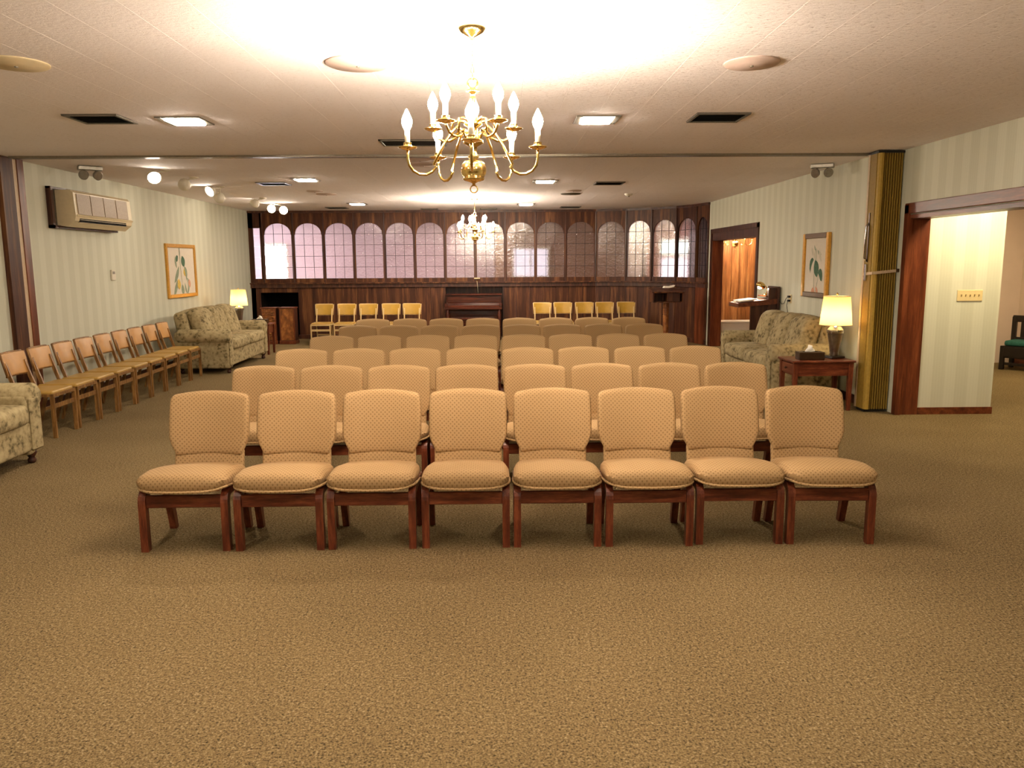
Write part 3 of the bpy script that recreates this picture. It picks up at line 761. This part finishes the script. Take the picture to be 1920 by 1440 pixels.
def disc(x, y, r, mat, lab, rim='disc_white'):
    t = thing('ceiling_speaker', lab, 'speaker', (x, y, HC), 0, 'round ceiling speaker covers')
    MB().lathe([(r, .002), (r, -.006), (r*.93, -.014), (r*.6, -.016), (r*.57, -.019), (0, -.02)], 32).build('cover', mat, t, 40)
    MB().lathe([(.012, -.018), (.010, -.025), (0, -.026)], 8).build('screw', 'grey_metal', t, 1)
disc(-2.74, 4.77, .175, 'disc_tan', 'round tan cover on the ceiling above the sofa side of the front row')
disc(-.80, 4.785, .185, 'disc_white', 'round white ceiling cover beside the front chandelier', )
disc(1.48, 4.787, .16, 'disc_white', 'round white ceiling cover above the end-table half of the front row')
disc(-.86, 9.49, .17, 'disc_white', 'round white ceiling cover just beyond the partition track')
disc(-.86, 9.05, .15, 'disc_white', 'smaller round ceiling cover close against the partition track')
disc(1.21, 12.94, .13, 'disc_white', 'round ceiling cover above the middle rows, nearer the partition track of two')
disc(1.22, 13.53, .17, 'vent_metal', 'grey round ceiling cover above the middle rows, nearer the arched windows of two')
disc(-2.89, 12.84, .13, 'disc_white', 'round ceiling cover by the spotlights, nearer the partition track of two')
disc(-2.83, 13.4, .17, 'disc_white', 'round ceiling cover by the spotlights, nearer the arched windows of two')
t = thing('smoke_detector', 'small white smoke detector on the ceiling facing the side doorway', 'detector', (2.2, 13.58, HC))
MB().lathe([(.07, 0), (.07, -.012), (.055, -.03), (.03, -.036), (0, -.037)], 20).build('housing', 'white_plastic', t, 40)
MB().lathe([(.02, -.035), (.02, -.05), (0, -.055)], 10).build('sensor', 'grey_metal', t, 1)
def spot(x, y, lab, heads):
    t = thing('ceiling_spotlight', lab, 'spotlight', (x, y, HC), 0, 'spotlights along the ceiling by the wall')
    MB().lathe([(.06, 0), (.06, -.012), (.03, -.022), (0, -.023)], 18).build('mount', 'white_plastic', t, 40)
    for (dx, dy, dz, az, el, lit) in heads:
        MB().tube([(0, 0, -.02), (dx*.5, dy*.5, -.03), (dx, dy, dz)], .008, 6).build('stem', 'white_plastic', t, 1)
        d = Vector((math.cos(el)*math.cos(az), math.cos(el)*math.sin(az), math.sin(el)))
        R_ = d.to_track_quat('Z', 'Y').to_matrix().to_4x4(); T_ = Matrix.Translation((dx, dy, dz))
        h = MB().lathe([(0, -.07), (.035, -.065), (.062, -.04), (.078, .0), (.082, .03), (.076, .03), (.07, .0)], 18).xf(T_@R_).build('head', 'white_plastic', t, 1)
        MB().lathe([(.074, .012), (.05, .024), (0, .03)], 18).xf(T_@R_).build('lamp_face', 'spot_face' if lit else 'disc_white', h, 1)
TC = -PI/2
spot(-4.02, 9.90, 'lit ceiling spotlight nearest the partition track, above the air conditioner', [(-.13, -.03, -.09, TC+.55, -.55, 1)])
spot(-4.0, 10.75, 'unlit white ceiling spotlight turned away, second from the partition track', [(-.13, 0, -.09, 1.9, -.45, 0)])
spot(-4.10, 12.05, 'twin-headed ceiling spotlight, third from the partition track', [(-.12, -.08, -.07, TC-.5, -.5, 1), (-.06, .12, -.15, 2.2, -.35, 0)])
spot(-4.08, 14.1, 'small ceiling spotlight above the loveseat', [(-.14, 0, -.09, 2.6, -.7, 1)])
spot(-4.20, 15.4, 'pair of lit globe-like spotlights nearest the arched windows', [(-.13, .1, -.09, TC+.25, -.12, 1), (.14, -.05, -.13, TC+.15, -.12, 1)])
def emergency(loc, rz, lab):
    t = thing('emergency_light', lab, 'light', loc, rz, 'twin emergency lights at the ceiling')
    box(-.13, .13, -.05, .05, -.05, .0, bevel=.008).build('housing', 'grey_metal', t)
    for sx, az in ((-.07, -.5), (.07, .5)):
        d = Vector((math.sin(az), -math.cos(az), -.35)).normalized(); R_ = d.to_track_quat('Z', 'Y').to_matrix().to_4x4(); T_ = Matrix.Translation((sx, -.03, -.105))
        h = MB().lathe([(0, -.05), (.03, -.045), (.05, -.015), (.055, .02), (.048, .02)], 14).xf(T_@R_).build('head', 'grey_metal', t, 1)
        MB().lathe([(.05, .008), (.03, .016), (0, .018)], 14).xf(T_@R_).build('lens', 'white_plastic', h, 1)
        MB().tube([(sx*.8, 0, -.045), (sx, -.03, -.09)], .012, 6).build('neck', 'grey_metal', t, 1)
emergency((3.86, 9.6, HC), -.5, 'twin-headed emergency light at the ceiling above the tall botanical print')
emergency((-4.75, 9.55, HC), .6, 'twin-headed emergency light at the ceiling above the air conditioner')

# ------------------------------------------------------------------ left wall things
t = thing('air_conditioner', 'cream wall air conditioner set in a dark wooden sleeve on left wall', 'air conditioner', (0, 0, 0))
XW = -5.27
sl = MB(); sl.box(XW, XW+.07, 9.50, 9.545, 2.07, 2.55).box(XW, XW+.07, 9.50, 11.08, 2.07, 2.105).box(XW, XW+.06, 9.50, 10.4, 2.525, 2.55)
sl.build('sleeve', 'walnut_dark', t)
box(XW, XW+.03, 9.545, 11.0, 2.10, 2.53).build('sleeve_lining', 'grey_lining', t)
bd = MB(); bd.prism([(-5.25, 2.11), (-5.12, 2.09), (-5.03, 2.16), (-5.015, 2.22), (-5.03, 2.49), (-5.06, 2.52), (-5.25, 2.52)], 'y', 9.66, 11.12); body = bd.build('body', 'ac_plastic', t)
for i in range(4):
    y0 = 9.72+.325*i
    MB().hexa([(-5.016, y0, 2.24), (-5.016, y0+.305, 2.24), (-5.006, y0+.305, 2.24), (-5.006, y0, 2.24)], [(-5.028, y0, 2.48), (-5.028, y0+.305, 2.48), (-5.02, y0+.305, 2.48), (-5.02, y0, 2.48)]).build('grille_panel', 'ac_grille', body)
MB().prism([(-5.035, 2.205), (-5.012, 2.215), (-5.005, 2.232), (-5.02, 2.238)], 'y', 9.68, 11.13).build('front_lip', 'ac_plastic', body)
box(-5.06, -5.022, 9.76, 10.95, 2.15, 2.196).build('outlet_slot', 'dark_gap', body)
for z, x in ((2.185, -5.02), (2.168, -5.022), (2.152, -5.03)):
    MB().hexa([(x-.03, 9.76, z-.004), (x-.03, 10.95, z-.004), (x, 10.95, z-.009), (x, 9.76, z-.009)], [(x-.03, 9.76, z), (x-.03, 10.95, z), (x, 10.95, z-.005), (x, 9.76, z-.005)]).build('louver', 'ac_plastic', body)
t = thing('thermostat', 'small white wall thermostat with grey screen below the air conditioner', 'thermostat', (XL(11.0), 11.0, 1.50))
box(0, .025, -.05, .05, -.07, .07, bevel=.005).build('housing', 'white_plastic', t)
box(.024, .028, -.032, .032, .015, .05).build('screen', 'grey_metal', t)
def leaf(mb, x, z, ln, wd, ang, y=0, bend=.2):
    n = 7; pts_l, pts_r = [], []
    for i in range(n+1):
        u = i/n; wv = wd*math.sin(PI*u)**.8*.5+.0005; a = ang+bend*u
        px, pz = x+ln*u*math.cos(a), z+ln*u*math.sin(a); nx, nz = -math.sin(a), math.cos(a)
        pts_l.append((px+nx*wv, y, pz+nz*wv)); pts_r.append((px-nx*wv, y, pz-nz*wv))
    L_ = [mb.bm.verts.new(p) for p in pts_l]; R_ = [mb.bm.verts.new(p) for p in pts_r]
    for i in range(n): mb.bm.faces.new((L_[i], L_[i+1], R_[i+1], R_[i]))
    return mb
def picture(name, lab, loc, rz, w, h, fr, side_m, top_m, art):
    """local: face towards -y, centred"""
    t = thing(name, lab, 'picture', loc, rz)
    for a, mt in (((-w/2, -w/2+fr, -h/2, h/2), side_m), ((w/2-fr, w/2, -h/2, h/2), side_m), ((-w/2+fr, w/2-fr, h/2-fr, h/2), top_m), ((-w/2+fr, w/2-fr, -h/2, -h/2+fr), top_m)):
        box(a[0], a[1], -.045, 0, a[2], a[3], bevel=.007).build('frame', mt, t)
    p = box(-w/2+fr, w/2-fr, -.022, -.005, -h/2+fr, h/2-fr).build('print', 'print_paper', t)
    for mat, shapes in art.items():
        mb = MB()
        for s in shapes: leaf(mb, s[0], s[1], s[2], s[3], s[4], -.0235-random.random()*.001, s[5] if len(s) > 5 else .2)
        mb.build('motif', mat, p)
D2 = math.radians
artL = {'leaf_grey': [(-.05, .36, .62, .02, D2(-91), .1), (-.22, .24, .20, .07, D2(-110), .5), (-.10, .08, .36, .10, D2(-118), -.2), (.10, .06, .24, .10, D2(-20), -.9), (-.2, -.14, .34, .09, D2(-112), -.2), (.2, -.12, .3, .09, D2(-30), -1.2), (0, -.22, .2, .12, D2(-95)), (.1, -.2, .2, .06, D2(-80))],
        'leaf_green': [(.05, .25, .2, .16, D2(-75), .1), (-.12, .24, .12, .09, D2(-160), .5), (-.05, .42, .25, .03, D2(-90), .05)],
        'petal_yellow': [(.12, .05, .16, .14, D2(-80)), (-.14, -.13, .18, .15, D2(-100))], 'petal_pink': [(.3, -.14, .15, .10, D2(-95))]}
xx = XL(13.45)
picture('botanical_picture', 'wide gold-framed print of drooping yellow flowers on the left wall', (xx, 13.47, 1.535), PI/2, 1.23, .88, .06, 'gold_frame', 'gold_frame', artL)
artR = {'leaf_green': [(-.02, .07, .24, .16, D2(-62), -.1), (-.06, .07, .2, .09, D2(170), 1.2), (.1, -.1, .16, .13, D2(20), -1.0)], 'leaf_grey': [(-.04, .0, .36, .012, D2(-88), 0), (.12, -.12, .28, .012, D2(-112), 0), (-.06, .26, .1, .03, D2(-70)), (0, .22, .16, .05, D2(-100)), (.05, .2, .14, .04, D2(-60), .6)],
        'petal_white': [(-.02, .2, .14, .08, D2(-100)), (.1, .22, .2, .06, D2(-75)), (-.1, .12, .12, .05, D2(100))], 'petal_pink': [(-.04, -.28, .14, .12, D2(-100)), (.04, -.27, .12, .06, D2(-60))]}
picture('botanical_picture', 'tall gold and bronze framed print of green plant above the sofa', (XR, 10.25, 1.58), -PI/2, .82, .82, .065, 'gold_frame', 'bronze_frame', artR)

# ------------------------------------------------------------------ right wall things
t = thing('accordion_door', 'gold pleated accordion door folded up beside the hall doorway', 'door', (0, 0, 0))
box(3.968, 3.995, 8.605, 8.64, .03, HC-.03).build('lead_post', 'cream_strip', t)
box(3.975, 3.995, 8.46, 8.61, .03, HC-.03).build('end_panel', 'gold_fold', t)
MB().prism([(3.98, 8.47), (3.984, 8.425), (4.0, 8.405), (4.026, 8.41), (4.04, 8.45), (4.04, 8.60), (3.99, 8.60)], 'z', .03, HC-.03).build('lead_fold', 'gold_fold_light', t)
for i in range(8):
    x = 4.036+.0259*i
    MB().prism([(x+.003, 8.62), (x+.003, 8.447), (x+.009, 8.424), (x+.0135, 8.424), (x+.0195, 8.447), (x+.0195, 8.62)], 'z', .03, HC-.03).build('pleat', 'gold_fold', t)
box(3.97, 4.247, 8.42, 8.64, HC-.03, HC-.006).build('top_channel', 'black_metal', t)
box(3.985, 4.24, 8.44, 8.62, .0, .03).build('bottom_sweep', 'black_metal', t)
hd = MB().tube([(3.975, 8.55, 2.03), (3.945, 8.55, 2.0), (3.945, 8.55, 1.66), (3.975, 8.55, 1.63)], .012, 8).build('pull_handle', 'chrome', t, 1)
box(3.968, 3.976, 8.535, 8.565, 1.62, 2.14).build('handle_plate', 'bronze', t)
box(3.955, 3.976, 8.53, 8.565, 1.42, 1.60, bevel=.004).build('latch', 'chrome', t)
MB().hexa([(3.975, 8.398, 1.49), (4.247, 8.404, 1.515), (4.247, 8.408, 1.515), (3.975, 8.402, 1.49)], [(3.975, 8.398, 1.52), (4.247, 8.404, 1.545), (4.247, 8.408, 1.545), (3.975, 8.402, 1.52)]).build('strap', 'cream_strip', t)
MB().hexa([(3.966, 8.398, 1.49), (3.97, 8.398, 1.49), (3.97, 8.62, 1.475), (3.966, 8.62, 1.475)], [(3.966, 8.398, 1.52), (3.97, 8.398, 1.52), (3.97, 8.62, 1.505), (3.966, 8.62, 1.505)]).build('strap', 'cream_strip', t)
box(4.225, 4.252, 8.385, 8.41, 1.515, 1.55).build('strap_hook', 'bronze', t)
def switch(loc, n, label, axis='x'):
    t = thing('light_switch', label, 'switch', loc, 0 if axis == 'x' else PI/2)
    w_ = .046*n+.04
    box(-w_/2, w_/2, -.008, 0, -.058, .058, bevel=.003).build('plate', 'almond', t)
    for i in range(n):
        x = (i-(n-1)/2)*.046
        MB().hexa([(x-.006, -.008, -.012), (x+.006, -.008, -.012), (x+.006, -.006, -.012), (x-.006, -.006, -.012)], [(x-.004, -.02, .012), (x+.004, -.02, .012), (x+.006, -.006, .012), (x-.006, -.006, .012)]).build('toggle', 'cream_frame', t)
switch((4.955, 8.27, 1.267), 5, 'five-gang almond switch plate on the striped hall wall')
switch((7.72, 12.5, 1.28), 3, 'small almond switch plate on the pale wall above the dark bench')
t = thing('power_outlet', 'wall outlet with two black plugs above the floral sofa', 'outlet', (XR, 11.13, 1.11))
box(-.007, 0, -.04, .04, -.06, .06, bevel=.003).build('plate', 'almond', t)
for dz in (.032, -.025): box(-.045, -.006, -.02, .02, dz-.014, dz+.014, bevel=.004).build('plug', 'black_plastic', t)
MB().tube([(-.04, .0, .032), (-.045, .06, .0), (-.03, .16, -.07), (-.03, .26, -.085), (-.03, .34, -.05)], .004, 6).build('cord', 'black_plastic', t, 1)
MB().tube([(-.04, .0, -.025), (-.045, .02, -.09), (-.02, .03, -.2), (-.015, -.01, -.35), (-.015, -.01, -.8)], .004, 6).build('cord', 'black_plastic', t, 1)
# register stand with reading lamp
t = thing('register_stand', 'dark wooden guest book stand with sloped shelf behind the floral sofa', 'stand', (0, 0, 0))
box(3.95, 4.09, 11.55, 11.62, 0, 1.25, bevel=.004).build('post', 'walnut_dark', t)
box(4.07, 4.10, 11.5, 11.95, 0, 1.27, bevel=.004).build('back_panel', 'walnut_dark', t)
MB().hexa([(3.50, 11.52, .97), (4.08, 11.52, 1.02), (4.08, 12.0, 1.02), (3.50, 12.0, .97)], [(3.50, 11.52, 1.03), (4.08, 11.52, 1.10), (4.08, 12.0, 1.10), (3.50, 12.0, 1.03)]).build('shelf', 'mahogany_h', t)
box(3.92, 4.07, 11.58, 11.95, 1.12, 1.135).build('lamp_shelf', 'mahogany_h', t)
box(3.7, 4.09, 11.58, 11.6, .6, 1.03).build('bracket', 'walnut_dark', t)
t = thing('guest_book', 'open white guest book lit brightly on the sloped stand', 'book', (3.66, 11.74, 1.05), 0)
for sy in (-1, 1):
    MB().hexa([(-.12, min(0, sy*.18), -.002), (.12, min(0, sy*.18), .026), (.12, max(0, sy*.18), .026), (-.12, max(0, sy*.18), -.002)], [(-.12, min(0, sy*.18), .016), (.12, min(0, sy*.18), .044), (.12, max(0, sy*.18), .044), (-.12, max(0, sy*.18), .016)]).build('page_block', 'paper', t)
t = thing('reading_lamp', 'small brass reading lamp shining on the guest book stand', 'lamp', (3.985, 11.76, 1.136))
MB().lathe([(.055, 0), (.055, .012), (.02, .022), (.012, .03)], 16).build('base', 'brass', t, 1)
MB().tube([(0, 0, .02), (.015, 0, .08), (-.01, 0, .13), (-.05, 0, .15)], .008, 8).build('stem', 'brass', t, 1)
s = MB().lathe([(.065, -.03), (.072, .0), (.06, .035), (.03, .05), (0, .052)], 18, -.09, 0, 'z', .145); s.xf(Matrix.Translation((-.09, 0, .145))@Matrix.Rotation(.5, 4, 'Y')@Matrix.Translation((.09, 0, -.145))).build('lamp_shade', 'brass', t, 1)
MB().lathe([(0, -.03), (.03, -.02), (.03, .01), (0, .02)], 12, -.1, 0, 'z', .125).build('bulb', 'book_lamp', t, 1)
# side room chest
t = thing('low_chest', 'low white chest standing in the wood panelled side room', 'chest', (4.9, 15.98, 0))
box(-.42, .42, -.2, .2, .04, .42, bevel=.008).build('body', 'white_cloth', t)
box(-.44, .44, -.22, .22, .42, .45, bevel=.006).build('lid', 'white_cloth', t)
box(-.40, .40, -.18, .18, 0, .04).build('plinth', 'black_wood', t)
# hall bench
t = thing('hall_bench', 'dark wooden bench with teal cushion in the hall', 'bench', (7.55, 11.72, 0), -math.radians(52))
# local: faces -y, length along +x
for x in (0.03, 1.27):
    for y in (.03, .42): box(x-.03, x+.03, y-.03, y+.03, 0, .78 if y > .2 else .36, bevel=.004).build('leg', 'black_wood', t)
dw = box(.03, 1.27, .01, .44, .18, .36).build('seat_box', 'black_wood', t)
for x in (.33, .95):
    d_ = box(x-.28, x+.28, -.005, .012, .2, .34, bevel=.004).build('drawer', 'black_wood', dw)
box(.03, 1.27, .02, .06, .07, .11).build('stretcher', 'black_wood', t)
box(.0, 1.3, .40, .45, .70, .80, bevel=.01).build('top_rail', 'black_wood', t)
box(.0, 1.3, .40, .45, .42, .47).build('lower_rail', 'black_wood', t)
for i in range(7): box(.12+.165*i, .20+.165*i, .41, .44, .45, .72).build('back_slat', 'black_wood', t)
MB().rbox(1.22, .40, .08, .03, .65, .22, .40, 5).build('cushion', 'teal_cushion', t, 1)

# ------------------------------------------------------------------ far end furniture
t = thing('upright_piano', 'dark upright piano standing in the niche of the panelled wall', 'piano', (-.54, 17.08, 0))
w2 = .61
box(-w2, w2, -.05, .42, .95, .985, bevel=.006).build('lid', 'piano_wood', t)
box(-w2+.02, w2-.02, 0, .40, .0, .95).build('case', 'piano_wood', t)
box(-w2+.05, w2-.05, -.012, .01, .80, .94, bevel=.004).build('upper_panel', 'piano_wood', t)
box(-w2, w2, -.26, .02, .66, .71, bevel=.005).build('key_bed', 'piano_wood', t)
MB().hexa([(-w2+.05, -.24, .71), (w2-.05, -.24, .71), (w2-.05, 0, .71), (-w2+.05, 0, .71)], [(-w2+.05, -.20, .745), (w2-.05, -.20, .745), (w2-.05, 0, .80), (-w2+.05, 0, .80)]).build('fallboard', 'piano_wood', t)
for sx in (-1, 1):
    box(sx*(w2-.03)-.03, sx*(w2-.03)+.03, -.26, .02, .71, .79, bevel=.006).build('cheek', 'piano_wood', t)
    MB().lathe([(.03, 0), (.024, .03), (.04, .1), (.03, .35), (.045, .55), (.03, .6), (.04, .66)], 12, sx*(w2-.06), -.2).build('leg', 'piano_wood', t, 1)
box(-w2+.08, w2-.08, -.008, .01, .10, .62, bevel=.004).build('lower_panel', 'piano_wood', t)
t = thing('piano_bench', 'low wooden bench in front of the upright piano', 'bench', (-.55, 16.55, 0))
box(-.45, .45, -.18, .18, .47, .51, bevel=.006).build('seat', 'piano_wood', t)
box(-.42, .42, -.15, .15, .39, .47).build('apron', 'piano_wood', t)
for sx in (-1, 1):
    for sy in (-1, 1): box(sx*.40-.022, sx*.40+.022, sy*.14-.022, sy*.14+.022, 0, .40).build('leg', 'piano_wood', t)
t = thing('piano_lamp', 'small brass lamp with hanging cord on the ledge over the piano', 'lamp', (-.47, 17.44, Z_SILL+.01))
MB().lathe([(.03, 0), (.03, .008), (.008, .015), (.007, .06)], 12).build('base', 'brass', t, 1)
MB().tube([(-.065, -.02, .07), (.065, -.02, .07)], .016, 8).build('lamp_shade', 'cream_paint', t, 1)
MB().tube([(.0, -.0, .005), (.0, -.06, .01), (.01, -.062, -.1), (.02, -.062, -.24)], .004, 5).build('cord', 'cream_paint', t, 1)
t = thing('lectern', 'wooden lectern box on a slim pedestal before the bay windows', 'lectern', (3.24, 15.3, 0))
MB().lathe([(.19, 0), (.19, .025), (.06, .05), (.055, .08)], 20).build('foot', 'walnut_dark', t, 40)
MB().lathe([(.052, .05), (.056, .30), (.058, .62), (.05, .625), (.05, .635), (.058, .64), (.058, .745), (.05, .75), (.05, .76), (.06, .765), (.06, .85)], 16).build('column', 'burl', t, 40)
bx = MB(); bx.box(-.29, .29, -.18, .18, .865, .885).box(-.29, -.27, -.18, .18, .885, 1.07).box(.27, .29, -.18, .18, .885, 1.07).box(-.29, .29, .16, .18, .885, 1.08).box(-.02, .0, -.175, .16, .885, 1.07)
bo = bx.build('shelf_box', 'walnut', t)
MB().hexa([(-.31, -.22, 1.05), (.31, -.22, 1.05), (.31, .2, 1.11), (-.31, .2, 1.11)], [(-.31, -.22, 1.075), (.31, -.22, 1.075), (.31, .2, 1.135), (-.31, .2, 1.135)]).build('desk_top', 'walnut', t)
box(.0, .23, -.17, -.155, .89, 1.045).build('front_panel', 'walnut_dark', bo)
t = thing('papers', 'curled white papers lying on the lectern top', 'paper', (3.27, 15.27, 1.145))
for i in range(3): MB().rbox(.2, .14, .012, .005, .01*i, .01*i, .012*i, 3, lambda u, v, w_, p: (p[0], p[1], p[2]+.02*max(0, u)**2)).build('sheet', 'paper', t, 1)
def speaker(x, lab, mat):
    t = thing('speaker_cabinet', lab, 'speaker', (x, 16.35, 0))
    box(-.155, .155, -.0, .26, .05, .735).build('case', 'walnut_dark', t)
    box(-.165, .165, -.015, .27, .735, .757, bevel=.004).build('top', 'mahogany', t)
    box(-.17, .17, -.02, .27, 0, .07, bevel=.006).build('plinth', 'mahogany', t)
    f = MB(); f.box(-.155, -.13, -.01, .0, .07, .735).box(.13, .155, -.01, 0, .07, .735); f.build('stile', 'mahogany', t)
    if mat:
        for i in range(11):
            z = .10+.057*i
            MB().tube([(-.128+.0256*k, -.004-.006*math.sin(k*1.3+i), z+.012*math.sin(k*.9+i*1.7)) for k in range(11)], .011, 6).build('carving', 'burl', t, 1)
    box(-.13, .13, -.004, .0, .08, .725).build('grille_cloth', 'burl', t)
speaker(-4.74, 'speaker cabinet with wavy carved front in the corner recess', True)
speaker(-4.365, 'speaker cabinet with plain brown grille in the corner recess', False)
